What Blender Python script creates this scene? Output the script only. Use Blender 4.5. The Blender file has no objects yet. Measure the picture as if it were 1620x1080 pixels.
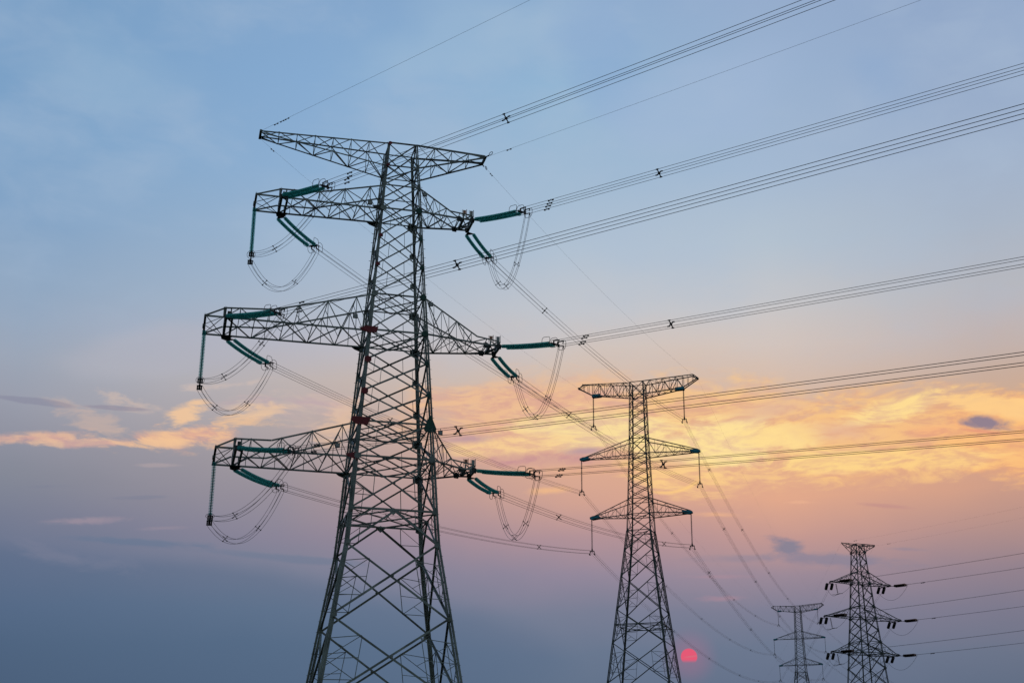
import bpy, math, random
from mathutils import Vector, Matrix
R = math.radians
random.seed(7)
C = bpy.context.scene.collection
scn = bpy.context.scene

# ---------------------------------------------------------------- camera
cam = bpy.data.cameras.new("camera"); cam_o = bpy.data.objects.new("camera", cam); C.objects.link(cam_o)
cam.lens = 50.0; cam.sensor_width = 36.0; cam.sensor_fit = 'HORIZONTAL'
cam.clip_start = 0.2; cam.clip_end = 20000
cam_o.matrix_world = Matrix.Translation((0, 0, 1.7)) @ Matrix.Rotation(math.pi/2 + R(19.87), 4, 'X') @ Matrix.Rotation(R(0.423), 4, 'Z')
scn.camera = cam_o
scn.view_settings.view_transform = 'Standard'; scn.view_settings.look = 'None'
scn.view_settings.exposure = 0; scn.view_settings.gamma = 1

# ---------------------------------------------------------------- sky
SUN_AZ, SUN_EL = 7.08, 7.38
SKY_AZ= [-20.0, -9.5, 2.0, 11.0, 19.5]
SKY_EL= [4, 6, 7.5, 9, 10.5, 12, 13.5, 15, 16.5, 18, 19.5, 21, 23.5, 26.5, 30, 34]
SKY_COL=[
 [ (71,91,116),(71,91,117),(77,98,125),(87,107,136),(104,116,143),(119,125,146),(133,137,151),(145,147,161),(154,158,172),(156,166,183),(150,168,191),(143,167,194),(132,164,198),(126,163,200),(123,160,198),(121,158,196) ],
 [ (84,104,130),(84,104,130),(89,110,136),(102,120,145),(120,127,149),(138,133,152),(150,142,154),(162,153,158),(180,168,167),(189,179,178),(182,182,193),(170,183,200),(156,180,205),(142,175,209),(134,170,208),(130,164,202) ],
 [ (98,114,138),(98,114,138),(104,119,143),(119,126,148),(147,136,155),(177,146,152),(208,162,147),(220,171,146),(221,177,151),(215,188,168),(208,195,188),(194,197,204),(177,193,210),(158,185,210),(147,181,211),(137,169,205) ],
 [ (102,114,138),(102,114,138),(109,120,143),(128,127,148),(156,138,152),(195,152,146),(226,169,140),(227,172,139),(222,177,149),(216,187,167),(211,196,188),(200,198,200),(180,194,208),(164,185,210),(154,178,208),(148,171,204) ],
 [ (98,110,132),(98,110,132),(107,116,137),(125,122,141),(149,131,142),(184,146,138),(208,158,136),(215,163,136),(206,170,145),(198,175,163),(192,180,179),(183,183,189),(170,182,199),(159,177,203),(148,170,202),(142,165,199) ],
]
CLOUDS=[
 (-16.30,7.52,19.62,3.78,-1.7,0.18,0.26,(82,104,133),0.38,0),
 (-17.74,28.89,4.33,2.60,16.1,0.80,0.90,(150,180,208),0.45,0),
 (-2.74,31.62,6.64,1.97,16.8,0.80,0.90,(158,186,212),0.50,0),
 (3.99,31.39,2.61,2.90,-2.0,0.80,0.90,(130,165,208),0.35,0),
 (16.06,29.80,3.13,1.70,-34.4,0.80,0.90,(138,168,206),0.35,0),
 (9.68,29.90,7.05,2.24,16.5,0.80,0.90,(163,184,214),0.40,0),
 (-14.54,18.93,5.18,1.11,11.9,0.80,0.90,(182,180,190),0.40,0),
 (-19.04,15.04,2.88,0.29,9.1,1.12,0.81,(228,184,156),0.85,1),
 (-16.71,15.73,1.98,0.58,-15.2,1.54,0.94,(222,188,165),0.40,1),
 (-13.21,15.61,3.81,0.60,9.3,1.12,0.81,(238,190,150),0.95,1),
 (-13.52,16.23,1.12,0.60,38.9,1.40,0.81,(244,200,156),0.85,1),
 (-14.43,15.23,2.00,0.30,5.9,1.12,0.68,(242,196,152),0.80,1),
 (-11.10,16.24,1.93,0.40,7.1,1.26,0.81,(238,194,152),0.80,1),
 (-15.83,16.77,1.50,0.34,-7.2,1.68,0.88,(208,186,174),0.60,1),
 (-7.10,16.44,1.29,0.93,41.4,1.54,0.94,(236,196,162),0.60,1),
 (-8.96,17.06,3.14,1.01,7.3,1.40,1.08,(214,188,176),0.45,1),
 (-17.35,14.99,3.18,0.24,4.5,1.30,0.90,(232,190,158),0.70,1),
 (-10.24,16.74,1.81,0.35,10.8,1.40,1.00,(236,198,160),0.70,1),
 (-12.11,17.63,2.32,0.25,8.5,1.68,0.81,(214,192,180),0.50,1),
 (-19.69,16.40,2.05,0.17,-2.4,0.64,0.50,(132,132,154),0.50,1),
 (-16.17,16.44,1.44,0.10,1.7,0.64,0.50,(142,136,154),0.55,1),
 (1.35,16.82,7.38,2.19,0.9,0.48,0.65,(240,190,146),0.85,1),
 (8.69,15.94,6.09,2.77,-2.7,0.48,0.55,(246,198,140),0.95,1),
 (15.76,15.64,7.12,2.11,0.3,0.48,0.50,(248,196,134),0.95,1),
 (20.31,15.25,4.08,2.01,-9.5,0.48,0.50,(252,192,126),0.95,1),
 (3.47,16.26,4.46,1.12,-1.1,0.56,0.60,(250,222,158),0.95,1),
 (-0.23,15.70,3.43,0.61,2.9,0.64,0.60,(248,208,150),0.85,1),
 (8.16,15.58,4.35,1.31,1.6,0.72,0.60,(255,226,156),0.95,1),
 (6.56,14.49,3.59,0.70,-5.5,0.64,0.60,(252,206,140),0.85,1),
 (13.46,14.79,3.69,0.54,-0.5,0.72,0.60,(255,216,142),0.85,1),
 (11.26,15.84,2.28,0.65,3.0,0.80,0.60,(255,220,148),0.80,1),
 (15.86,16.69,2.70,0.59,9.4,0.80,0.60,(255,222,150),0.90,1),
 (17.14,14.65,3.55,0.53,-2.3,0.72,0.60,(254,210,138),0.80,1),
 (19.26,16.54,2.58,0.53,-11.5,0.80,0.60,(254,208,142),0.80,1),
 (10.68,16.92,2.05,0.50,2.9,1.00,1.20,(226,184,158),0.70,1),
 (13.54,15.88,2.48,0.59,-8.5,1.10,1.30,(232,184,152),0.85,1),
 (1.61,15.15,5.23,0.43,1.3,0.90,1.20,(212,164,150),0.90,1),
 (-1.82,15.93,2.11,0.28,4.4,0.90,1.10,(186,150,160),0.85,1),
 (3.19,15.50,1.57,0.25,2.3,0.80,1.00,(184,150,160),0.85,1),
 (3.97,14.66,3.89,0.30,0.9,0.90,1.20,(240,186,140),0.60,1),
 (17.49,15.76,2.64,0.53,3.4,1.00,1.30,(244,172,130),0.70,1),
 (19.00,15.89,1.18,0.36,-9.0,1.00,0.80,(140,126,144),0.95,1),
 (18.92,15.56,1.18,0.12,-10.9,0.80,1.00,(225,140,125),0.60,1),
 (1.61,13.91,1.56,0.23,3.7,1.00,1.20,(246,190,136),0.70,1),
 (8.50,12.85,1.42,0.17,-3.6,0.90,1.10,(240,182,140),0.75,1),
 (13.17,14.31,0.99,0.10,-2.9,1.00,1.10,(248,200,145),0.60,1),
 (11.80,13.24,0.85,0.10,-2.3,1.00,1.10,(236,180,146),0.60,1),
 (15.04,12.95,1.25,0.10,-7.1,0.90,1.10,(192,142,138),0.60,1),
 (11.12,11.49,0.93,0.42,-15.8,1.20,0.90,(128,128,148),0.85,1),
 (12.93,10.94,3.60,0.41,-5.4,0.70,0.70,(136,131,151),0.75,1),
 (9.73,11.14,2.97,0.22,0.2,0.70,0.80,(142,134,152),0.50,1),
 (15.62,11.27,1.42,0.12,-4.8,1.00,1.10,(146,134,150),0.60,1),
 (8.19,10.44,1.75,0.12,-0.2,1.00,1.10,(172,140,153),0.50,1),
 (8.66,9.60,1.44,0.19,2.8,1.10,1.10,(174,138,152),0.60,1),
 (-17.02,12.02,1.67,0.19,6.9,1.00,1.10,(160,145,158),0.70,1),
 (-13.88,11.95,1.47,0.12,6.1,1.00,1.10,(154,142,156),0.50,1),
 (-15.08,13.05,1.47,0.10,5.7,1.00,1.00,(124,128,148),0.50,1),
 (-18.58,13.22,1.18,0.10,6.6,1.00,1.00,(124,128,148),0.40,1),
 (-14.34,14.35,1.24,0.10,3.8,1.00,1.00,(180,164,166),0.50,1),
 (-17.34,10.65,3.35,0.47,-6.7,1.20,1.20,(124,128,150),0.50,1),
 (-15.03,11.35,3.67,0.19,0.0,0.80,0.80,(104,120,146),0.70,1),
 (-9.60,11.05,4.29,0.20,-3.1,0.80,0.80,(110,123,147),0.60,1),
]
# sun (7.0780087665781135, 7.384293300932008) crescent [(6.02, 13.75), (6.93, 13.83), (7.72, 14.47)]

def lin(c):
    o = []
    for v in c:
        v = v/255.0
        o.append(v/12.92 if v <= 0.04045 else ((v+0.055)/1.055)**2.4)
    return (o[0], o[1], o[2], 1.0)

world = bpy.data.worlds.new("World"); scn.world = world; world.use_nodes = True
nt = world.node_tree; N = nt.nodes; LK = nt.links; N.clear()
def node(t, **k):
    n = N.new(t)
    for a, b in k.items(): setattr(n, a, b)
    return n
def put(sock, v):
    if hasattr(v, 'is_linked') or isinstance(v, bpy.types.NodeSocket): LK.new(v, sock)
    else: sock.default_value = v
def M(op, a, b=0.0, c=None, clamp=False):
    n = node('ShaderNodeMath', operation=op, use_clamp=clamp)
    put(n.inputs[0], a)
    if op not in ('ARCSINE', 'SQRT'): put(n.inputs[1], b)
    if c is not None: put(n.inputs[2], c)
    return n.outputs[0]
def rng(v, a, b, x=0.0, y=1.0, kind='SMOOTHSTEP'):
    n = node('ShaderNodeMapRange', interpolation_type=kind)
    put(n.inputs[0], v); put(n.inputs[1], a); put(n.inputs[2], b); put(n.inputs[3], x); put(n.inputs[4], y)
    return n.outputs[0]
def mixc(f, a, b):
    n = node('ShaderNodeMix', data_type='RGBA', blend_type='MIX')
    put(n.inputs['Factor'], f)
    ia = [s for s in n.inputs if s.name == 'A' and s.type == 'RGBA'][0]; ib = [s for s in n.inputs if s.name == 'B' and s.type == 'RGBA'][0]
    put(ia, a); put(ib, b)
    return [s for s in n.outputs if s.type == 'RGBA'][0]
def noise(vec, scale, detail=4.0, rough=0.55, dist=0.0):
    n = node('ShaderNodeTexNoise', noise_dimensions='3D')
    put(n.inputs['Vector'], vec); n.inputs['Scale'].default_value = scale; n.inputs['Detail'].default_value = detail
    n.inputs['Roughness'].default_value = rough; n.inputs['Distortion'].default_value = dist
    return n
tc = node('ShaderNodeTexCoord')
sep = node('ShaderNodeSeparateXYZ'); LK.new(tc.outputs['Generated'], sep.inputs[0])
az = M('MULTIPLY', M('ARCTAN2', sep.outputs[0], sep.outputs[1]), 180/math.pi)
el = M('MULTIPLY', M('ARCSINE', sep.outputs[2]), 180/math.pi)
comb = node('ShaderNodeCombineXYZ'); LK.new(az, comb.inputs[0]); LK.new(el, comb.inputs[1])
ang = comb.outputs[0]                                    # the direction as (azimuth, elevation) in degrees
def vmath(op, a, b=None, scale=None):
    n = node('ShaderNodeVectorMath', operation=op); put(n.inputs[0], a)
    if b is not None: put(n.inputs[1], b)
    if scale is not None: put(n.inputs[3], scale)
    return n.outputs[1] if op in ('LENGTH', 'DISTANCE') else n.outputs[0]
# clouds drawn out along the horizon: stretched, warped noise
stretched = vmath('MULTIPLY', ang, (0.34, 1.0, 1.0))
w1 = noise(stretched, 0.55, 3.0, 0.5)
warp = vmath('SCALE', vmath('SUBTRACT', w1.outputs['Color'], (0.5, 0.5, 0.5)), scale=1.5)
ws = vmath('ADD', stretched, warp)
n_cloud = noise(ws, 1.05, 8.0, 0.64, 0.08).outputs[0]
n_fine = noise(vmath('ADD', vmath('MULTIPLY', ws, (1.6, 2.2, 1.0)), (7.3, 2.1, 0.0)), 1.5, 7.0, 0.62, 0.05).outputs[0]
n_cloud = M('ADD', M('MULTIPLY', n_cloud, 0.72), M('MULTIPLY', n_fine, 0.28))
n_slow = noise(vmath('ADD', vmath('MULTIPLY', ang, (0.5, 0.9, 1.0)), vmath('SCALE', warp, scale=0.6)), 0.22, 4.0, 0.5).outputs[0]
# slow unevenness of the clear sky
el_w = M('ADD', el, M('MULTIPLY', M('SUBTRACT', n_slow, 0.5), 1.6))
elf = M('DIVIDE', M('SUBTRACT', el_w, SKY_EL[0]), SKY_EL[-1]-SKY_EL[0], clamp=True)
cols = []
for colset in SKY_COL:
    r = node('ShaderNodeValToRGB'); cr = r.color_ramp; cr.interpolation = 'LINEAR'
    LK.new(elf, r.inputs[0])
    for i, (e, c) in enumerate(zip(SKY_EL, colset)):
        p = (e-SKY_EL[0])/(SKY_EL[-1]-SKY_EL[0])
        if i == 0: st = cr.elements[0]; st.position = p
        elif i == 1: st = cr.elements[1]; st.position = p
        else: st = cr.elements.new(p)
        st.color = lin(c)
    cols.append(r.outputs[0])
sky = cols[0]
for i in range(1, len(cols)):
    sky = mixc(rng(az, SKY_AZ[i-1], SKY_AZ[i], kind='LINEAR'), sky, cols[i])
# thin high veil
veil = rng(noise(vmath('ADD', vmath('MULTIPLY', ang, (0.16, 0.3, 1.0)), vmath('SCALE', warp, scale=0.35)), 0.8, 5.0, 0.55).outputs[0], 0.42, 0.72)
sky = mixc(M('MULTIPLY', M('MULTIPLY', veil, rng(el, 15.0, 24.0)), 0.38), sky, lin((172, 190, 212)))
for (ca, ce, ra, re, ro, nz, soft, colr, al, kind) in CLOUDS:
    d = vmath('SUBTRACT', ang, (ca, ce, 0.0))
    mp = node('ShaderNodeMapping', vector_type='POINT'); LK.new(d, mp.inputs[0])
    mp.inputs['Rotation'].default_value = (0, 0, -R(ro))
    q = vmath('MULTIPLY', mp.outputs[0], (1/ra, 1/re, 0.0))
    dist = vmath('LENGTH', q)
    f = M('ADD', M('SUBTRACT', 1.0, dist), M('MULTIPLY', M('SUBTRACT', n_cloud if kind else n_slow, 0.5), nz*3.2))
    f = M('MULTIPLY', rng(f, 0.0, soft*0.9), M('MULTIPLY', rng(dist, 1.75, 0.9), al))
    cc = lin(colr)
    if kind and ra > 2.6 and colr[0] > 205: cc = mixc(rng(n_fine, 0.36, 0.60), lin((colr[0]*.93, colr[1]*.885, colr[2]*1.0)), lin(colr))
    sky = mixc(f, sky, cc)
# the bright curl at the lower edge of the lit cloud
d = vmath('SUBTRACT', ang, (6.35, 14.75, 0.0)); ln = vmath('LENGTH', vmath('MULTIPLY', d, (0.62, 1.0, 0.0)))
arc = M('SUBTRACT', 1.0, M('MULTIPLY', M('ABSOLUTE', M('SUBTRACT', ln, 0.98)), 9.0), clamp=True)
sd = node('ShaderNodeSeparateXYZ'); LK.new(d, sd.inputs[0])
arc = M('MULTIPLY', arc, M('MULTIPLY', rng(sd.outputs[1], -0.15, -0.75), rng(sd.outputs[0], -0.9, -0.1)))
sky = mixc(M('MULTIPLY', arc, 0.85), sky, lin((255, 206, 132)))
# the low red sun, cut by bars of haze
sv = vmath('MULTIPLY', vmath('SUBTRACT', ang, (SUN_AZ, SUN_EL, 0.0)), (0.992, 1.0, 0.0))
sdist = vmath('LENGTH', sv)
glow = M('MULTIPLY', rng(sdist, 1.3, 0.2), 0.2)
sky = mixc(glow, sky, lin((205, 110, 140)))
ss = node('ShaderNodeSeparateXYZ'); LK.new(sv, ss.inputs[0])
dsk = M('MULTIPLY', rng(sdist, 0.335, 0.295), rng(M('ADD', ss.outputs[1], M('MULTIPLY', M('SUBTRACT', n_cloud, 0.5), 0.12)), -0.25, -0.06))
bar = M('MULTIPLY', rng(M('ABSOLUTE', M('ADD', ss.outputs[1], M('MULTIPLY', ss.outputs[0], -0.12))), 0.05, 0.015), rng(ss.outputs[0], -0.28, 0.0))
suncol = mixc(M('MULTIPLY', bar, 0.5), lin((228, 90, 118)), lin((205, 118, 130)))
sky = mixc(dsk, sky, suncol)
# the unseen half of the sky behind the viewer: a physical dusk sky
nish = node('ShaderNodeTexSky', sky_type='NISHITA', sun_disc=False)
nish.sun_elevation = R(SUN_EL); nish.sun_rotation = R(SUN_AZ); nish.dust_density = 3.0
bg1 = node('ShaderNodeBackground'); LK.new(sky, bg1.inputs[0]); bg1.inputs[1].default_value = 1.0
bg2 = node('ShaderNodeBackground'); LK.new(nish.outputs[0], bg2.inputs[0]); bg2.inputs[1].default_value = 0.12
mx = node('ShaderNodeMixShader')
LK.new(rng(sep.outputs[1], 0.45, -0.1), mx.inputs[0]); LK.new(bg1.outputs[0], mx.inputs[1]); LK.new(bg2.outputs[0], mx.inputs[2])
wo = node('ShaderNodeOutputWorld'); LK.new(mx.outputs[0], wo.inputs[0])
try: world.cycles.sampling_method = 'MANUAL'; world.cycles.sample_map_resolution = 512
except Exception: pass

# ---------------------------------------------------------------- sun lamp: dim, red, almost behind the towers
sun = bpy.data.lights.new("sun", 'SUN'); sun.energy = 0.5; sun.angle = R(0.5); sun.color = (1.0, 0.42, 0.34)
sun_o = bpy.data.objects.new("sun", sun); C.objects.link(sun_o)
sdir = Vector((math.sin(R(SUN_AZ))*math.cos(R(SUN_EL)), math.cos(R(SUN_AZ))*math.cos(R(SUN_EL)), math.sin(R(SUN_EL))))
sun_o.rotation_euler = sdir.to_track_quat('Z', 'Y').to_euler(); sun_o.location = sdir*300

# ---------------------------------------------------------------- materials
def material(name, col, rough=0.6, metal=0.0, vary=0.25, scale=3.0, streak=False):
    m = bpy.data.materials.new(name); m.use_nodes = True; t = m.node_tree; b = t.nodes['Principled BSDF']
    tcn = t.nodes.new('ShaderNodeTexCoord'); nz = t.nodes.new('ShaderNodeTexNoise'); nz.inputs['Scale'].default_value = scale
    nz.inputs['Detail'].default_value = 5
    t.links.new(tcn.outputs['Object'], nz.inputs['Vector'])
    rp = t.nodes.new('ShaderNodeValToRGB'); t.links.new(nz.outputs[0], rp.inputs[0])
    rp.color_ramp.elements[0].position = 0.3; rp.color_ramp.elements[1].position = 0.7
    rp.color_ramp.elements[0].color = tuple(c*(1-vary) for c in col)+(1,); rp.color_ramp.elements[1].color = tuple(min(1, c*(1+vary)) for c in col)+(1,)
    t.links.new(rp.outputs[0], b.inputs['Base Color'])
    b.inputs['Roughness'].default_value = rough; b.inputs['Metallic'].default_value = metal
    return m
def glass_material(name, deep, thin):
    m = bpy.data.materials.new(name); m.use_nodes = True; t = m.node_tree; t.nodes.remove(t.nodes['Principled BSDF'])
    out = t.nodes['Material Output']
    df = t.nodes.new('ShaderNodeBsdfPrincipled'); df.inputs['Base Color'].default_value = deep+(1,); df.inputs['Roughness'].default_value = 0.12
    tr = t.nodes.new('ShaderNodeBsdfTranslucent'); tr.inputs['Color'].default_value = thin+(1,)
    tp = t.nodes.new('ShaderNodeBsdfTransparent'); tp.inputs['Color'].default_value = tuple(c**0.45 for c in thin)+(1,)
    a = t.nodes.new('ShaderNodeMixShader'); a.inputs[0].default_value = 0.6
    t.links.new(df.outputs[0], a.inputs[1]); t.links.new(tr.outputs[0], a.inputs[2])
    b = t.nodes.new('ShaderNodeMixShader'); b.inputs[0].default_value = 0.45
    t.links.new(a.outputs[0], b.inputs[1]); t.links.new(tp.outputs[0], b.inputs[2])
    t.links.new(b.outputs[0], out.inputs['Surface'])
    return m
STEEL = material('galvanised_steel', (0.31, 0.335, 0.32), 0.5, 0.1, 0.5, 0.6)
STEEL2 = material('weathered_steel', (0.15, 0.165, 0.17), 0.6, 0.1, 0.35, 0.5)
DARK = material('dark_fittings', (0.05, 0.052, 0.055), 0.5, 0.3, 0.3, 4)
WIRE = material('aluminium_conductor', (0.09, 0.095, 0.1), 0.5, 0.3, 0.15, 2)
REDP = material('red_paint', (0.30, 0.018, 0.035), 0.5, 0, 0.3, 5)
GREENP = material('green_paint', (0.02, 0.10, 0.08), 0.5, 0, 0.3, 5)
TEALP = material('teal_paint', (0.02, 0.33, 0.46), 0.5, 0, 0.25, 3)
SALMON = material('salmon_sign', (0.75, 0.32, 0.2), 0.5, 0, 0.1, 3)
PALE = material('pale_sign', (0.5, 0.5, 0.5), 0.5, 0, 0.1, 3)
GLASS = glass_material('green_glass', (0.09, 0.60, 0.52), (0.4, 1.0, 0.95))
PORC = material('brown_porcelain', (0.035, 0.022, 0.02), 0.25, 0, 0.2, 6)
GREYIN = material('grey_blue_insulator', (0.06, 0.085, 0.12), 0.35, 0, 0.2, 6)
GREYIN3 = GREYIN
CAPM = material('insulator_cap', (0.06, 0.20, 0.175), 0.5, 0.1, 0.2, 6)
CONC = material('concrete', (0.30, 0.29, 0.27), 0.9, 0, 0.2, 2)
SOIL = material('dry_grass_field', (0.07, 0.075, 0.04), 0.95, 0, 0.45, 0.08)

# ---------------------------------------------------------------- mesh helpers
class MB:
    def __init__(s): s.v = []; s.f = []; s.mi = []
    def add(s, vs, fs, mi=0):
        o = len(s.v); s.v += [tuple(x) for x in vs]; s.f += [[o+i for i in f] for f in fs]; s.mi += [mi]*len(fs)
    def prism(s, prof_p, prof_q, mi=0):
        n = len(prof_p)
        s.add(list(prof_p)+list(prof_q), [[i, (i+1) % n, n+(i+1) % n, n+i] for i in range(n)]+[list(range(n))[::-1], list(range(n, 2*n))], mi)
    def angle(s, p, q, sz, n=(0, 0, 1), t=None, flip=1, mi=0):
        """L-section bar from p to q; one flange along n, the other across."""
        p, q = Vector(p), Vector(q); d = (q-p)
        if d.length < 1e-5: return
        d.normalize(); n = Vector(n); a = n-d*n.dot(d)
        if a.length < 1e-3: a = d.orthogonal()
        a.normalize(); b = d.cross(a)*flip; t = t or max(0.012, sz*0.14)
        pr = [(0, 0), (sz, 0), (sz, t), (t, t), (t, sz), (0, sz)]
        s.prism([p+b*x+a*y for x, y in pr], [q+b*x+a*y for x, y in pr], mi)
    def bar(s, p, q, w, h=None, n=(0, 0, 1), mi=0):
        p, q = Vector(p), Vector(q); d = (q-p)
        if d.length < 1e-5: return
        d.normalize(); n = Vector(n); a = n-d*n.dot(d)
        if a.length < 1e-3: a = d.orthogonal()
        a.normalize(); b = d.cross(a); h = h or w
        pr = [(-w/2, -h/2), (w/2, -h/2), (w/2, h/2), (-w/2, h/2)]
        s.prism([p+b*x+a*y for x, y in pr], [q+b*x+a*y for x, y in pr], mi)
    def plate(s, pts, n, t, mi=0):
        n = Vector(n).normalized()*t*0.5; pts = [Vector(p) for p in pts]
        s.prism([p-n for p in pts], [p+n for p in pts], mi)
    def tube(s, pts, r, sides=6, closed=False, mi=0):
        pts = [Vector(p) for p in pts]; n = len(pts); rings = []
        up = None
        for i, p in enumerate(pts):
            if closed: d = pts[(i+1) % n]-pts[i-1]
            else: d = pts[min(i+1, n-1)]-pts[max(i-1, 0)]
            d.normalize()
            if up is None: up = d.orthogonal().normalized()
            up = (up-d*up.dot(d)).normalized(); b = d.cross(up)
            rings.append([p+(up*math.cos(2*math.pi*k/sides)+b*math.sin(2*math.pi*k/sides))*r for k in range(sides)])
        vs = [v for rg in rings for v in rg]; fs = []
        m = n if closed else n-1
        for i in range(m):
            a = i*sides; c = ((i+1) % n)*sides
            for k in range(sides): fs.append([a+k, a+(k+1) % sides, c+(k+1) % sides, c+k])
        if not closed: fs += [list(range(sides))[::-1], list(range((n-1)*sides, n*sides))]
        s.add(vs, fs, mi)
    def lathe(s, p, d, prof, sides=10, mis=None):
        d = Vector(d).normalized(); a = d.orthogonal().normalized(); b = d.cross(a); p = Vector(p)
        vs = [p+d*x+(a*math.cos(2*math.pi*k/sides)+b*math.sin(2*math.pi*k/sides))*r for x, r in prof for k in range(sides)]
        o = len(s.v); s.v += [tuple(x) for x in vs]
        for i in range(len(prof)-1):
            for k in range(sides):
                s.f.append([o+i*sides+k, o+i*sides+(k+1) % sides, o+(i+1)*sides+(k+1) % sides, o+(i+1)*sides+k]); s.mi.append(mis[i] if mis else 0)
    def build(s, name, mats, parent=None, loc=None, smooth=False):
        me = bpy.data.meshes.new(name); me.from_pydata(s.v, [], s.f)
        mats = mats if isinstance(mats, (list, tuple)) else [mats]
        for m in mats: me.materials.append(m)
        if len(mats) > 1: me.polygons.foreach_set('material_index', s.mi)
        if smooth: me.polygons.foreach_set('use_smooth', [True]*len(me.polygons))
        me.validate(); me.update()
        o = bpy.data.objects.new(name, me); C.objects.link(o)
        if parent: o.parent = parent
        if loc is not None: o.location = loc
        return o
def thing(name, label, cat, loc, rz=0.0, group=None):
    o = bpy.data.objects.new(name, None); o.empty_display_size = 1; C.objects.link(o); o.location = loc; o.rotation_euler = (0, 0, rz)
    o['label'] = label; o['category'] = cat
    if group: o['group'] = group
    return o
def lerp(a, b, t): return Vector(a)*(1-t)+Vector(b)*t
def pw(tab, h):
    """piecewise linear table [(h, w)] in descending h"""
    for (h1, a), (h0, b) in zip(tab, tab[1:]):
        if h >= h0: return b+(a-b)*(h-h0)/(h1-h0)
    return tab[-1][1]

# ---------------------------------------------------------------- ground
g = MB(); g.add([(-9000, -9000, 0), (9000, -9000, 0), (9000, 9000, 0), (-9000, 9000, 0)], [[0, 1, 2, 3]])
go = g.build('ground', SOIL); go['kind'] = 'structure'
# ================================================================ the lattice towers
FACES = [((-1, -1), (1, -1), (0, -1, 0)), ((1, -1), (1, 1), (1, 0, 0)), ((1, 1), (-1, 1), (0, 1, 0)), ((-1, 1), (-1, -1), (-1, 0, 0))]
def corner(tab, h, c): w = pw(tab, h); return Vector((c[0]*w, c[1]*w, h))
def make_legs(root, tab, hs, sz, mat, bolts=True):
    for c in ((-1, -1), (1, -1), (1, 1), (-1, 1)):
        mb = MB()
        for h1, h0 in zip(hs, hs[1:]):
            s = sz(h0); p, q = corner(tab, h0, c), corner(tab, h1, c); x, y = Vector((-c[0], 0, 0)), Vector((0, -c[1], 0))
            t = s*0.13
            # cruciform of two angles back to back
            for sx, sy in ((1, 1), (-1, -1)):
                off = (x*sx+y*sy)*0.012
                pr = [(0, 0), (s*0.55, 0), (s*0.55, t), (t, t), (t, s*0.55), (0, s*0.55)]
                mb.prism([p+off+x*sx*a+y*sy*b for a, b in pr], [q+off+x*sx*a+y*sy*b for a, b in pr])
            # splice plates
            m = lerp(p, q, 0.02); d = (q-p).normalized()
            mb.bar(m-d*0.35, m+d*0.35, s*0.62, s*0.62, n=(1, 0, 0))
        if bolts and c in ((-1, 1), (1, -1)):
            h = 3.0
            while h < hs[0]-1:
                p = corner(tab, h, c); k = 1 if int(h*2.2) % 2 else -1
                dr = Vector((c[0], 0, 0)) if k > 0 else Vector((0, c[1], 0))
                mb.bar(p, p+dr*0.3, 0.03, 0.03); h += 0.45
        mb.build('leg', mat, root)
def redund(mb, n0, n1, c, s, n, deep=1):
    """secondary bracing in the triangle leg-node, leg-node, crossing"""
    m0, m1 = lerp(n0, c, .5), lerp(n1, c, .5); lm = lerp(n0, n1, .5)
    l1, l2 = lerp(n0, n1, .27), lerp(n0, n1, .73)
    for a, b in ((l2, m1), (m1, m0), (l1, m0), (lm, m1), (lm, m0)): mb.angle(a, b, s, n)
    if deep:
        q = lerp(m0, m1, .5); mb.angle(lm, q, s*.85, n)
        mb.angle(l1, lerp(m0, lm, .5), s*.8, n); mb.angle(l2, lerp(m1, lm, .5), s*.8, n)
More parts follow.
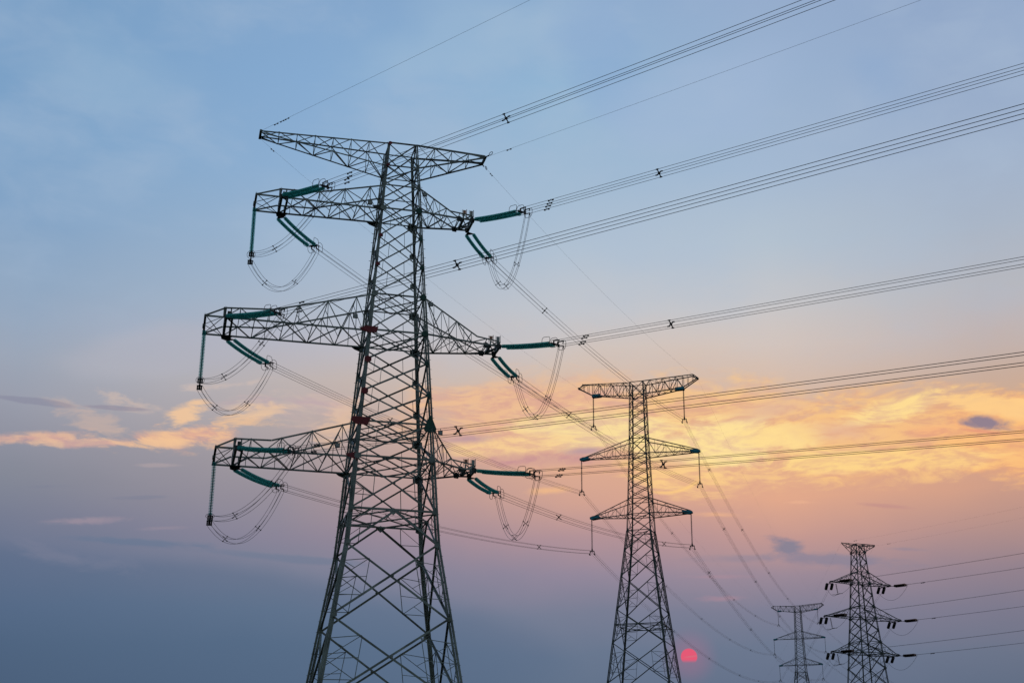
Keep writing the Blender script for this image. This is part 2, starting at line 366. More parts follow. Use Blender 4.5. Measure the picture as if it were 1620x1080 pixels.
def make_faces(root, tab, xs, ks, hz, plan, szx, szr, mat, quarter=True):
    """xs: X panels (h1, h0, redundants?), ks: inverted-V panels (h1, h0), hz: heights with horizontals, plan: heights with plan bracing"""
    for (ca, cb, n) in FACES:
        mb = MB(); n = Vector(n); ins = -n
        for h1, h0, kind in xs:
            s = szx(h0); A0, B0, A1, B1 = corner(tab, h0, ca), corner(tab, h0, cb), corner(tab, h1, ca), corner(tab, h1, cb)
            mb.angle(A0+n*.03, B1+n*.03, s, ins); mb.angle(B0-n*.05, A1-n*.05, s, ins)
            # crossing point
            wa, wb = (A1-B1).length, (A0-B0).length; t = wb/(wa+wb); X = lerp(A0, B1, t)
            mb.plate([X+Vector((0, 0, s)), X+(B0-A0).normalized()*s, X-Vector((0, 0, s)), X-(B0-A0).normalized()*s], n, .03)
            if kind == 1 and quarter:
                for P0, Q1, P1, Q0 in ((A0, B1, A1, B0), (B0, A1, B1, A0)):
                    a, b = lerp(P0, Q1, t*.5), lerp(P1, Q0, (1-t)*.5); mb.angle(a, b, szr*.8, ins)
                    mb.angle(a, lerp(P0, P1, .5), szr*.7, ins)
            if kind >= 2:
                redund(mb, A0, A1, X, szr, ins, kind > 2); redund(mb, B0, B1, X, szr, ins, kind > 2)
        for h1, h0 in ks:
            s = szx(h0); A0, B0 = corner(tab, h0, ca), corner(tab, h0, cb); A1, B1 = corner(tab, h1, ca), corner(tab, h1, cb); m = lerp(A1, B1, .5)
            mb.angle(m, A0, s, ins); mb.angle(m, B0, s, ins)
            mb.plate([m+(B1-A1).normalized()*.45, m+Vector((0, 0, .22)), m-(B1-A1).normalized()*.45, m-Vector((0, 0, .4))], n, .04)
            for P0, P1 in ((A0, A1), (B0, B1)):
                mb.angle(lerp(P1, m, .5), lerp(P0, m, .5), szr, ins); mb.angle(lerp(P1, P0, .5), lerp(P0, m, .5), szr, ins); mb.angle(lerp(P1, P0, .5), lerp(P1, m, .5), szr*.8, ins)
        for h, s in hz:
            mb.angle(corner(tab, h, ca), corner(tab, h, cb), s, ins)
        mb.build('face_bracing', mat, root)
    for h, s in plan:
        mb = MB(); cs = [corner(tab, h-.05, c) for c in ((-1, -1), (1, -1), (1, 1), (-1, 1))]; ms = [lerp(cs[i], cs[(i+1) % 4], .5) for i in range(4)]
        if pw(tab, h) < 2.0: mb.angle(cs[0], cs[2], s, (0, 0, 1)); mb.angle(cs[1]-Vector((0, 0, .08)), cs[3]-Vector((0, 0, .08)), s, (0, 0, 1))
        else:
            for i in range(4): mb.angle(ms[i], ms[(i+1) % 4], s, (0, 0, 1))
            mb.angle(cs[0], cs[2], s*.8, (0, 0, 1)); mb.angle(cs[1]-Vector((0, 0, .1)), cs[3]-Vector((0, 0, .1)), s*.8, (0, 0, 1))
        mb.build('diaphragm', mat, root)
def footings(root, tab):
    for c in ((-1, -1), (1, -1), (1, 1), (-1, 1)):
        p = corner(tab, 0, c); mb = MB(); mb.bar((p.x, p.y, -.3), (p.x, p.y, .55), 1.3, 1.3, n=(1, 0, 0)); mb.build('footing', CONC, root)
def zig(mb, Lo, Up, s, sv, n, start=0, verts=True):
    """bracing between two chords given as equal-length node lists"""
    for i in range(len(Lo)-1):
        if (i+start) % 2 == 0: mb.angle(Lo[i], Up[i+1], s, n)
        else: mb.angle(Up[i], Lo[i+1], s, n)
    if verts:
        for i in range(1, len(Lo)-1): mb.angle(Lo[i], Up[i], sv, n)
def crossx(mb, A, B, s, n):
    for i in range(len(A)-1):
        mb.angle(A[i], B[i+1], s, n); mb.angle(B[i], A[i+1], s, n)
def chord(mb, pts, s, n):
    for a, b in zip(pts, pts[1:]): mb.angle(a, b, s, n)
def poly_at(pts, x):
    """point on a polyline (monotone in x) at x"""
    for a, b in zip(pts, pts[1:]):
        lo, hi = min(a.x, b.x), max(a.x, b.x)
        if lo-1e-6 <= x <= hi+1e-6: return lerp(a, b, (x-a.x)/(b.x-a.x) if abs(b.x-a.x) > 1e-9 else 0)
    return pts[-1].copy()
def gusset(root, p, n, sz, mat, shape='rhomb', label=None, name='gusset_plate'):
    n = Vector(n); p = Vector(p); a = Vector((0, 0, 1)); b = n.cross(a).normalized(); mb = MB()
    if shape == 'rhomb': pts = [p+a*sz*.5, p+a*sz*.28+b*sz*.5, p-a*sz*.28+b*sz*.55, p-a*sz*.5, p-a*sz*.3-b*sz*.5, p+a*sz*.25-b*sz*.5]
    elif shape == 'tri': pts = [p+a*sz*.85+b*sz*.08, p-a*sz*.35+b*sz*.55, p-a*sz*.6+b*sz*.45, p-a*sz*.6-b*sz*.5, p-a*sz*.3-b*sz*.55, p+a*sz*.85-b*sz*.08]
    else: pts = [p+a*sz*.3-b*sz*.75, p+a*sz*.3+b*sz*.7, p+b*sz*.9, p-a*sz*.35+b*sz*.4, p-a*sz*.35-b*sz*.55]
    mb.plate(pts, n, .05)
    o = mb.build(name, mat, root)
    if label: o['label'] = label
    return o

# ---------------------------------------------------------------- big tension tower (nearest)
T1P = (-10.63, 120.0, 0.0); T1R = R(13.45)
TAB1 = [(64.11, 1.29), (61.68, 1.45), (59.59, 1.62), (57.16, 1.76), (48.5, 2.30), (45.0, 2.52), (36.47, 3.09), (33.33, 3.29), (28.75, 3.58), (25.9, 3.80), (19.72, 4.77), (0, 7.8)]
t1 = thing('transmission_tower', 'biggest lattice tower, nearest, left of centre, with red painted leg plates and green insulators', 'pylon', T1P, T1R, 'steel lattice pylons')
HS1 = [64.11, 61.68, 59.59, 57.16, 54.3, 51.4, 48.5, 45.0, 42.15, 39.2, 36.47, 33.33, 28.75, 25.9, 19.72, 12.6, 4.6, 0.0]
make_legs(t1, TAB1, HS1, lambda h: .36 if h < 33 else (.30 if h < 48 else .22), STEEL)
make_faces(t1, TAB1,
    [(64.11, 61.68, 0), (61.68, 59.59, 0), (59.59, 57.16, 0), (57.16, 54.3, 1), (54.3, 51.4, 1), (51.4, 48.5, 1), (48.5, 45, 1), (45, 42.15, 1), (42.15, 39.2, 1), (39.2, 36.47, 1),
     (36.47, 33.33, 1), (33.33, 28.75, 2), (25.9, 19.72, 3), (19.72, 12.6, 3)],
    [(28.75, 25.9), (12.6, 4.6)],
    [(64.11, .12), (61.68, .1), (59.59, .1), (57.16, .12), (48.5, .12), (45, .13), (36.47, .13), (33.33, .14), (28.75, .16), (12.6, .16)],
    [(61.68, .09), (57.16, .1), (48.5, .1), (45, .11), (36.47, .11), (33.33, .12), (28.75, .13), (12.6, .14)],
    lambda h: .17 if h < 26 else (.135 if h < 45 else .10), .055, STEEL)
footings(t1, TAB1)
# gusset plates on the legs
for h in (57.16, 54.3, 51.4, 48.5, 45, 42.15, 39.2, 36.47, 33.33, 28.75, 25.9, 19.72):
    for c in ((-1, -1), (1, -1), (1, 1), (-1, 1)):
        red = c == (-1, -1) and 36 < h < 46; grn = c == (1, -1) and 36 < h < 60; big = h in (57.16, 45, 36.47, 48.5, 33.33)
        s = .55 if big else .4
        if c == (1, 1): s = .9 if big else .6
        p = corner(TAB1, h, c); n = Vector((0, c[1], 0)); mat, lab, shp = STEEL, None, 'rhomb'
        if red: mat, lab, s = REDP, 'red painted joint plate on the near left leg', (1.05 if h < 40 else .85) if big else .6; shp = 'wide' if big else 'rhomb'
        elif grn: mat, lab = GREENP, 'dark green painted joint plate on the near right leg'
        if c == (1, -1) and h == 36.47: shp, s = 'tri', 1.0
        gusset(t1, p+n*.17-Vector((c[0], 0, 0))*.12, n, s, mat, shp, lab)
for h in (64.0, 61.68, 54.3, 51.4):
    p = corner(TAB1, h, (-1, -1)); gusset(t1, p+Vector((.1, -.2, 0)), (0, -1, 0), .34, REDP, 'rhomb', 'small red painted joint plate near the top of the left leg')

def square_sign(parent, p, s=.42):
    mb = MB(); p = Vector(p)
    mb.plate([p+Vector((-s/2, 0, -s/2)), p+Vector((s/2, 0, -s/2)), p+Vector((s/2, 0, s/2)), p+Vector((-s/2, 0, s/2))], (0, 1, .15), .04)
    o = mb.build('square_fixture', STEEL2, parent)
    m2 = MB(); q = p-Vector((0, .05, 0)); k = s*.33
    m2.plate([q+Vector((-k, 0, -k)), q+Vector((k, 0, -k)), q+Vector((k, 0, k)), q+Vector((-k, 0, k))], (0, 1, .15), .03)
    m2.bar(p+Vector((0, .05, s*.4)), p+Vector((.05, .12, s*1.0)), .04)
    m2.build('fixture_frame', PALE, parent)
def left_arm(hl, hu, d, xe, xt, apex, kink, npan, signx, lab):
    wl, wu = pw(TAB1, hl), pw(TAB1, hu); mb = MB(); Z = Vector((0, 0, 1))
    lo, up = {}, {}
    for s in (-1, 1):
        lo[s] = [Vector((-wl, s*wl, hl)), Vector((xe, s*d, hl)), Vector((xt, s*d, hl))]
        up[s] = [Vector((-wu, s*wu, hu)), Vector((kink[0], s*d, kink[1])), Vector((xe, s*d, apex)), Vector((xt, s*d, hl))]
        chord(mb, lo[s], .17, (0, -s, 0)); chord(mb, up[s], .15, (0, -s, 0))
    xs = [-wl+(xe+wl)*i/npan for i in range(npan+1)]
    L = {s: [poly_at(lo[s], x) for x in xs] for s in (-1, 1)}
    U = {s: [poly_at(up[s], min(x, -wu)) for x in xs] for s in (-1, 1)}
    xm = [(a+b)/2 for a, b in zip(xs, xs[1:])]
    for s in (-1, 1):
        Um = [poly_at(up[s], min(x, -wu)) for x in xm]
        for i in range(npan):                                   # Warren bracing with thin posts
            mb.angle(L[s][i], Um[i], .085, (0, -s, 0)); mb.angle(Um[i], L[s][i+1], .085, (0, -s, 0))
            mb.angle(Um[i], lerp(L[s][i], L[s][i+1], .5), .055, (0, -s, 0))
    Um = {s: [poly_at(up[s], min(x, -wu)) for x in xm] for s in (-1, 1)}
    for i in range(npan):
        mb.angle(Um[-1][i], Um[1][i], .06, Z)
        mb.angle(L[-1][i+1], L[1][i+1], .07, Z)
        a, b = (-1, 1) if i % 2 else (1, -1)
        mb.angle(L[a][i], L[b][i+1], .09, Z); mb.angle(L[b][i]+Z*.05, L[a][i+1]+Z*.05, .06, Z)
        if i < npan-1: mb.angle(Um[a][i], Um[b][i+1], .055, Z)
    for i in range(npan):                                        # plan bracing between diaphragm mid points
        mb.angle(lerp(L[-1][i], L[1][i], .5), lerp(Um[-1][i], Um[1][i], .5), .045, (1, 0, 0))
    # end frame, outrigger with the jumper string beam
    E = {s: (lo[s][1], Vector((xe, s*d, apex))) for s in (-1, 1)}
    mb.angle(E[-1][0], E[1][0], .22, Z); mb.angle(E[-1][1], E[1][1], .12, Z)
    for s in (-1, 1):
        mb.angle(E[s][0], E[s][1], .16, (0, -s, 0)); mb.angle(E[s][0], E[-s][1], .07, (1, 0, 0))
        x2 = xe+.55; mb.angle(Vector((x2, s*d, hl)), poly_at(up[s], x2), .11, (0, -s, 0))
    mb.angle((xe+.55, -d, hl), (xe+.55, d, hl), .18, Z)
    tN, tF = Vector((xt, -d, hl)), Vector((xt, d, hl)); mb.angle(tN, tF, .16, Z); mb.angle(tN+Vector((.1, 0, 0)), tF+Vector((.1, 0, 0)), .14, Z, flip=-1)
    mb.angle(tN, E[1][0], .08, Z); mb.angle(tF, E[-1][0], .08, Z)
    mid = Vector((xt, 0, hl)); em = Vector((xe, 0, hl)); mb.angle(mid, E[-1][0], .06, Z); mb.angle(mid, E[1][0], .06, Z)
    mb.bar(Vector((xt, -.35, hl-.12)), Vector((xt, .35, hl-.12)), .2, .2)
    arm = mb.build('crossarm', STEEL, t1); arm['label'] = lab
    for s, dx in ((-1, .3), (1, .25)):                           # attachment plates
        p = Vector((xe+dx, s*(d+.05), hl-.02)); m2 = MB()
        m2.plate([p+Vector((-.4, 0, .2)), p+Vector((.45, 0, .18)), p+Vector((.55, 0, -.1)), p+Vector((.1, 0, -.32)), p+Vector((-.3, 0, -.2))], (0, 1, 0), .06)
        m2.plate([p+Vector((-.35, -s*.02, .02)), p+Vector((.6, -s*.02, .02)), p+Vector((.6, -s*.45, .02)), p+Vector((-.35, -s*.45, .02))], (0, 0, 1), .05)
        m2.build('attachment_plate', DARK, arm)
    for s in (-1, 1):
        p = Vector((-wl-.25, s*(wl+.12), hl)); m3 = MB(); m3.plate([p+Vector((-.7, 0, .08)), p+Vector((.3, 0, .3)), p+Vector((.35, 0, -.42)), p+Vector((-.4, 0, -.15))], (0, 1, 0), .05)
        m3.build('root_plate', REDP if (s == -1 and hl < 50) else DARK, arm)
    m4 = MB(); bx = MB(); bx.bar((xe+.35, -d+.5, hl+.08), (xe+.35, -d+.5, hl+.62), .38, .3, n=(1, 0, 0)); bx.build('equipment_box', STEEL2, arm)
    square_sign(arm, signx)
def right_arm(hl, hu, xe, xt, de, dt, un, uf, npan, signx, lab):
    wl, wu = pw(TAB1, hl), pw(TAB1, hu); mb = MB(); Z = Vector((0, 0, 1)); lo, up = {}, {}
    for s in (-1, 1):
        u = un if s < 0 else uf
        lo[s] = [Vector((wl, s*wl, hl)), Vector((xe, s*de, hl)), Vector((xt, s*dt, hl))]
        xu = xe-.9 if s < 0 else xe
        up[s] = [Vector((wu, s*wu, hu)), Vector((xu, s*de*1.05, hl+u)), Vector((xt, s*dt, hl+.45))]
        chord(mb, lo[s], .13, (0, -s, 0)); chord(mb, up[s], .10, (0, -s, 0))
    xs = [wl+(xe-wl)*i/npan for i in range(npan+1)]
    L = {s: [poly_at(lo[s], x) for x in xs] for s in (-1, 1)}; U = {s: [poly_at(up[s], max(x, wu)) for x in xs] for s in (-1, 1)}
    for s in (-1, 1):
        zig(mb, L[s], U[s], .075, .045, (0, -s, 0), 1)
        xm = [(a+b)/2 for a, b in zip(xs, xs[1:])]
        for i, x in enumerate(xm[:-1]): mb.angle(poly_at(lo[s], x), poly_at(up[s], max(x, wu)), .05, (0, -s, 0))
        mb.angle(L[s][1], lerp(U[s][0], L[s][0], .5), .05, (0, -s, 0))
    for i in range(1, npan+1):
        mb.angle(L[-1][i], L[1][i], .07, Z)
        if (U[-1][i]-U[1][i]).length > .3: mb.angle(U[-1][i], U[1][i], .06, Z)
    crossx(mb, L[-1], L[1], .07, Z)
    for i in range(npan-1): mb.angle(U[-1][i], U[1][i+1], .055, Z)
    for s in (-1, 1):                                            # heavy end box
        a, b, c_, e = Vector((xt, s*dt, hl)), Vector((xt, s*dt, hl+.45)), Vector((xe+.45, s*dt, hl)), Vector((xe+.45, s*dt, hl+.5))
        mb.angle(a, b, .16, (0, -s, 0)); mb.angle(c_, e, .13, (0, -s, 0)); mb.angle(a, e, .1, (0, -s, 0)); mb.angle(c_, b, .1, (0, -s, 0))
    mb.angle((xt, -dt, hl), (xt, dt, hl), .22, Z); mb.angle((xt, -dt, hl+.45), (xt, dt, hl+.45), .16, Z)
    mb.angle((xe+.3, -dt, hl), (xe+.3, dt, hl), .2, Z); mb.angle((xt, -dt, hl), (xe+.3, dt, hl), .1, Z); mb.angle((xe+.3, -dt, hl), (xt, dt, hl), .1, Z)
    arm = mb.build('crossarm', STEEL, t1); arm['label'] = lab
    for s in (-1, 1):
        for x0, w_ in ((xt, .24), (xe, .3)):
            p = Vector((x0, s*(dt+.08), hl)); m2 = MB()
            m2.plate([p+Vector((-w_, 0, .2)), p+Vector((0, 0, .28)), p+Vector((w_, 0, .1)), p+Vector((w_*.6, 0, -.28)), p+Vector((-w_*.7, 0, -.24))], (0, 1, 0), .06)
            m2.build('attachment_plate', DARK, arm)
    for x0, mt, lb in ((xt-.75, SALMON, 'small salmon coloured plate standing on the crossarm tip'), (xt-.1, PALE, 'small grey plate standing on the crossarm tip')):
        p = Vector((x0, -dt, hl+.75)); m2 = MB(); m2.plate([p+Vector((-.14, 0, -.22)), p+Vector((.14, 0, -.22)), p+Vector((.14, 0, .2)), p+Vector((-.14, 0, .2))], (0, 1, 0), .04)
        m2.bar(p+Vector((.2, 0, -.45)), p+Vector((.2, 0, .3)), .045); m2.bar(p+Vector((-.2, 0, -.45)), p+Vector((-.2, 0, .24)), .03)
        k = m2.build('phase_plate', mt, arm); k['label'] = lb
    square_sign(arm, signx, .4)
LV = ['top', 'middle', 'bottom']
left_arm(57.16, 59.59, 1.95, -10.95, -13.15, 57.93, (-7.7, 58.02), 4, (-2.9, -1.95, 57.45), 'box shaped left crossarm of the top phase')
left_arm(45.0, 48.5, 2.6, -15.0, -16.7, 45.85, (-10.9, 46.1), 5, (-3.85, -2.7, 46.05), 'longest box shaped left crossarm')
left_arm(33.33, 36.47, 3.22, -13.35, -14.95, 34.15, (-10.4, 34.22), 4, (-4.9, -3.3, 34.1), 'lowest box shaped left crossarm')
right_arm(57.16, 59.59, 5.55, 6.78, 1.2, 1.12, .62, .12, 3, (2.15, -1.75, 58.95), 'short right crossarm of the top phase')
right_arm(45.0, 48.5, 8.3, 9.48, 1.15, 1.02, .7, .12, 4, (2.9, -2.35, 47.95), 'longest tapered right crossarm')
right_arm(33.33, 36.47, 6.2, 7.37, 1.2, 1.02, .75, .12, 3, (3.9, -3.1, 35.9), 'lowest tapered right crossarm')
def top_arm(sx, xt, dt, npan, lab):
    mb = MB(); Z = Vector((0, 0, 1)); wu, wl = pw(TAB1, 64.11), pw(TAB1, 61.68)
    up = {s: [Vector((sx*wu, s*wu, 64.11)), Vector((xt, s*dt, 64.15))] for s in (-1, 1)}; lo = {s: [Vector((sx*wl, s*wl, 61.68)), Vector((xt, s*dt, 64.0))] for s in (-1, 1)}
    xs = [sx*wl+(xt-sx*wl)*i/npan for i in range(npan+1)]
    L = {s: [poly_at(lo[s], x) for x in xs] for s in (-1, 1)}; U = {s: [poly_at(up[s], x) for x in xs] for s in (-1, 1)}
    for s in (-1, 1):
        chord(mb, lo[s], .12, (0, -s, 0)); chord(mb, up[s], .14, (0, -s, 0))
        zig(mb, L[s], U[s], .085, .055, (0, -s, 0), 0)
    for i in range(1, npan+1):
        mb.angle(L[-1][i], L[1][i], .06, Z); mb.angle(U[-1][i], U[1][i], .055, Z)
        a, b = (-1, 1) if i % 2 else (1, -1); mb.angle(U[a][i-1], U[b][i], .055, Z); mb.angle(L[b][i-1], L[a][i], .07, Z)
    mb.bar((xt, -dt-.15, 64.08), (xt, dt+.15, 64.08), .22, .16)
    arm = mb.build('crossarm', STEEL, t1); arm['label'] = lab
top_arm(-1, -13.08, .7, 7, 'long flat ground wire crossarm at the very top left')
top_arm(1, 8.03, .65, 4, 'short flat ground wire crossarm at the very top right')

# ---------------------------------------------------------------- suspension towers (second and far one)
def suspension_tower(P, rz, dh, label, nodes_low, sc=1.0, plates=True):
    tab = [(h+dh, w) for h, w in ((75.35, 1.1), (73.1, 1.13), (65.63, 1.31), (63.0, 1.45), (55.57, 1.66), (53.06, 1.77), (50.4, 1.87))]
    tab.append((0, 1.87+.12*(50.4+dh)))
    root = thing('transmission_tower', label, 'pylon', P, rz, 'steel lattice pylons')
    H = lambda h: h+dh
    def split(a, b, n): return [(H(a+(b-a)*i/n), H(a+(b-a)*(i+1)/n), 0) for i in range(n)]
    xs = [(H(75.35), H(73.1), 0)]+split(73.1, 65.63, 5)+[(H(65.63), H(63.0), 0)]+split(63.0, 55.57, 5)+[(H(55.57), H(53.06), 0), (H(53.06), H(50.4), 0)]
    for a, b in zip(nodes_low, nodes_low[1:]): xs.append((a, b, 2 if a > 44+dh else 3))
    hs = [H(75.35), H(65.6), H(55.5), H(50.4)]+nodes_low[1:]
    make_legs(root, tab, hs, lambda h: .30 if h < 50+dh else .20, STEEL2, bolts=False)
    make_faces(root, tab, xs, [], [(H(h), .11) for h in (75.35, 73.1, 65.63, 63.0, 55.57, 53.06, 50.4)]+[(35.4+dh, .13)], [(H(h), .09) for h in (73.1, 63, 53.06, 50.4)]+[(35.4+dh, .1)],
               lambda h: .125 if h < 50+dh else .09, .055, STEEL2)
    footings(root, tab)
    Z = Vector((0, 0, 1))
    for sx in (-1, 1):
        mb = MB(); wu, wl = pw(tab, H(75.35)), pw(tab, H(73.1))
        lo = {s: [Vector((sx*wl, s*wl, H(73.1))), Vector((sx*7.6, s*.35, H(73.87))), Vector((sx*10.0, s*.2, H(75.3)))] for s in (-1, 1)}
        up = {s: [Vector((sx*wu, s*wu, H(75.35))), Vector((sx*9.3, s*.35, H(75.95))), Vector((sx*10.0, s*.2, H(75.38)))] for s in (-1, 1)}
        n = 6; xs_ = [sx*wl+(sx*7.6-sx*wl)*i/n for i in range(n+1)]
        L = {s: [poly_at(lo[s], x) for x in xs_] for s in (-1, 1)}; U = {s: [poly_at(up[s], x) for x in xs_] for s in (-1, 1)}
        for s in (-1, 1):
            chord(mb, lo[s], .15, (0, -s, 0)); chord(mb, up[s], .13, (0, -s, 0)); zig(mb, L[s], U[s], .09, .07, (0, -s, 0), 0)
            mb.angle(L[s][-1], U[s][-1], .08, (0, -s, 0)); mb.angle(lo[s][2], poly_at(up[s], sx*8.8), .07, (0, -s, 0))
            for x in (8.4, 9.2): mb.angle(poly_at(lo[s], sx*x), poly_at(up[s], sx*x), .06, (0, -s, 0))
        for i in range(1, n+1):
            mb.angle(L[-1][i], L[1][i], .07, Z); mb.angle(U[-1][i], U[1][i], .06, Z); a, b = (-1, 1) if i % 2 else (1, -1)
            mb.angle(L[a][i-1], L[b][i], .07, Z); mb.angle(U[b][i-1], U[a][i], .06, Z)
        mb.bar((sx*10.0, -.4, H(75.34)), (sx*10.0, .4, H(75.34)), .3, .2); mb.bar((sx*9.3, -.4, H(75.95)), (sx*9.3, .4, H(75.95)), .12, .12)
        arm = mb.build('crossarm', STEEL2, root)
        arm['label'] = '%s half of the flat top crossarm' % ('left' if sx < 0 else 'right')
        if plates:
            m2 = MB(); p = Vector((sx*7.0, 0, H(73.78)))
            for s in (-1, 1): m2.plate([p+Vector((-.75, s*.42, -.2)), p+Vector((.75, s*.42, -.15)), p+Vector((.75, s*.42, .28)), p+Vector((-.75, s*.42, .22))], (0, 1, 0), .06)
            m2.plate([p+Vector((-.75, -.42, -.2)), p+Vector((.75, -.42, -.17)), p+Vector((.75, .42, -.17)), p+Vector((-.75, .42, -.2))], (0, 0, 1), .05)
            m2.build('painted_plate', TEALP, arm)
        for k, (hu, hl, xt) in enumerate(((65.63, 63.0, 9.73), (55.57, 53.08, 8.12))):
            mb = MB(); wu, wl = pw(tab, H(hu)), pw(tab, H(hl))
            lo = {s: [Vector((sx*wl, s*wl, H(hl))), Vector((sx*xt, s*.28, H(hl)))] for s in (-1, 1)}
            up = {s: [Vector((sx*wu, s*wu, H(hu))), Vector((sx*xt, s*.28, H(hl)+.22))] for s in (-1, 1)}
            n = 6 if k == 0 else 5; xs_ = [sx*wl+(sx*xt-sx*wl)*i/n for i in range(n+1)]
            L = {s: [poly_at(lo[s], x) for x in xs_] for s in (-1, 1)}; U = {s: [poly_at(up[s], x if abs(x) > wu else sx*wu) for x in xs_] for s in (-1, 1)}
            for s in (-1, 1):
                chord(mb, lo[s], .14, (0, -s, 0)); chord(mb, up[s], .14, (0, -s, 0)); zig(mb, L[s][:-1], U[s][:-1], .055, .045, (0, -s, 0), 1)
            for i in range(1, n): mb.angle(L[-1][i], L[1][i], .055, Z)
            crossx(mb, L[-1], L[1], .055, Z)
            arm = mb.build('crossarm', STEEL2, root); arm['label'] = '%s %s crossarm tapering to a point' % (('middle', 'lowest')[k], 'left' if sx < 0 else 'right')
            if plates:
                m2 = MB(); p = Vector((sx*xt, 0, H(hl)+.1))
                for s in (-1, 1): m2.plate([p+Vector((sx*.25, s*.3, -.15)), p+Vector((sx*.25, s*.3, .12)), p+Vector((-sx*.3, s*.33, .3)), p+Vector((-sx*1.35, s*.42, .3)), p+Vector((-sx*1.35, s*.42, -.14)), p+Vector((-sx*.2, s*.3, -.32))], (0, 1, 0), .06)
                m2.plate([p+Vector((sx*.25, -.3, -.14)), p+Vector((sx*.25, .3, -.14)), p+Vector((-sx*1.35, .42, -.14)), p+Vector((-sx*1.35, -.42, -.14))], (0, 0, 1), .05)
                m2.build('painted_plate', TEALP, arm)
    return root
T2P = (20.87, 223.87, 0.0); T2R = R(-17.5); T3P = (110.49, 548.8, 0.0); T3R = R(-22.7); DH3 = 17.4
t2 = suspension_tower(T2P, T2R, 0.0, 'mid distance lattice tower with teal crossarm tips, red sun low beside its right leg',
                      [50.4, 47.2, 43.1, 37.8, 32.6, 26.4, 18.5, 9.5, 0.0])
t3 = suspension_tower(T3P, T3R, DH3, 'farthest faintest lattice tower, between the sun and the small dark tower', [67.8, 64.6, 60.5, 55.2, 50.0, 43.5, 35.5, 26.5, 14, 0.0])

# ---------------------------------------------------------------- small tension tower (right)
T4P = (67.86, 275.0, 0.0); T4R = R(19.7)
TAB4 = [(59.34, .85), (57.75, .95), (53.84, 1.19), (51.7, 1.33), (47.19, 1.62), (45.05, 1.77), (40.46, 2.12), (38.38, 2.27), (35.6, 2.46), (0, 5.2)]
t4 = thing('transmission_tower', 'small dark lattice tower at the right with black insulators and narrow flared top', 'pylon', T4P, T4R, 'steel lattice pylons')
HS4 = [59.34, 57.75, 55.8, 53.84, 51.7, 49.4, 47.19, 45.05, 42.7, 40.46, 38.38, 35.6, 32.4, 28.4, 23.6, 17.8, 10, 0]
make_legs(t4, TAB4, HS4, lambda h: .26 if h < 50 else .2, STEEL2, bolts=False)
make_faces(t4, TAB4, [(a, b, 3 if a < 33 else (1 if a < 45 else 0)) for a, b in zip(HS4, HS4[1:])], [], [(h, .11) for h in (59.34, 57.75, 53.84, 51.7, 47.19, 45.05, 40.46, 38.38)], [(h, .09) for h in (59.34, 51.7, 45.05, 38.38)],
           lambda h: .125 if h < 45 else .10, .05, STEEL2)
footings(t4, TAB4)
for sx in (-1, 1):
    Z = Vector((0, 0, 1)); w1, w2 = pw(TAB4, 59.34), pw(TAB4, 57.75); xt = -3.6 if sx < 0 else 3.95; mb = MB()
    for s in (-1, 1):
        mb.angle((sx*w1, s*w1, 59.34), (xt, s*.12, 59.5), .13, (0, -s, 0)); mb.angle((sx*w2, s*w2, 57.75), (xt, s*.12, 59.4), .12, (0, -s, 0))
        mb.angle((sx*w1, s*w1, 59.34), ((sx*w2+xt)/2, s*(w2+.12)/2, (57.75+59.4)/2), .08, (0, -s, 0))
        mb.angle(((sx*w1+xt)/2, s*(w1+.12)/2, 59.42), ((sx*w2+xt)/2, s*(w2+.12)/2, (57.75+59.4)/2), .08, (0, -s, 0))
    mb.angle(((sx*w1+xt)/2, -.5, 59.42), ((sx*w1+xt)/2, .5, 59.42), .08, Z)
    a = mb.build('crossarm', STEEL2, t4); a['label'] = '%s horn of the flared top' % ('left' if sx < 0 else 'right')
    for hu, hl, xt in ((53.84, 51.7, 6.55), (47.19, 45.05, 8.3), (40.46, 38.38, 7.3)):
        mb = MB(); wu, wl = pw(TAB4, hu), pw(TAB4, hl); dt = .42
        lo = {s: [Vector((sx*wl, s*wl, hl)), Vector((sx*xt, s*dt, hl))] for s in (-1, 1)}; up = {s: [Vector((sx*wu, s*wu, hu)), Vector((sx*(xt-.9), s*(dt+.08), hl+.28)), Vector((sx*xt, s*dt, hl+.12))] for s in (-1, 1)}
        n = 4; xs_ = [sx*wl+(sx*(xt-.9)-sx*wl)*i/n for i in range(n+1)]
        L = {s: [poly_at(lo[s], x) for x in xs_] for s in (-1, 1)}; U = {s: [poly_at(up[s], x if abs(x) > wu else sx*wu) for x in xs_] for s in (-1, 1)}
        for s in (-1, 1):
            chord(mb, lo[s], .13, (0, -s, 0)); chord(mb, up[s], .12, (0, -s, 0)); zig(mb, L[s], U[s], .06, .045, (0, -s, 0), 1)
        for i in range(1, n+1): mb.angle(L[-1][i], L[1][i], .055, Z)
        for i in range(n): mb.angle(L[-1 if i % 2 else 1][i], L[1 if i % 2 else -1][i+1], .055, Z); mb.bar((sx*xt, -dt-.1, hl), (sx*xt, dt+.1, hl), .25, .2)
        a = mb.build('crossarm', STEEL2, t4); a['label'] = '%s crossarm at the %s phase' % ('left' if sx < 0 else 'right', {51.7: 'top', 45.05: 'middle', 38.38: 'lowest'}[hl])
for h in (57.75, 51.7, 45.05, 38.38, 35.6, 32.4, 47.19, 40.46):
    for c in ((-1, -1), (1, -1), (1, 1), (-1, 1)):
        gusset(t4, corner(TAB4, h, c)+Vector((0, c[1]*.14, 0)), (0, c[1], 0), .42, STEEL2)
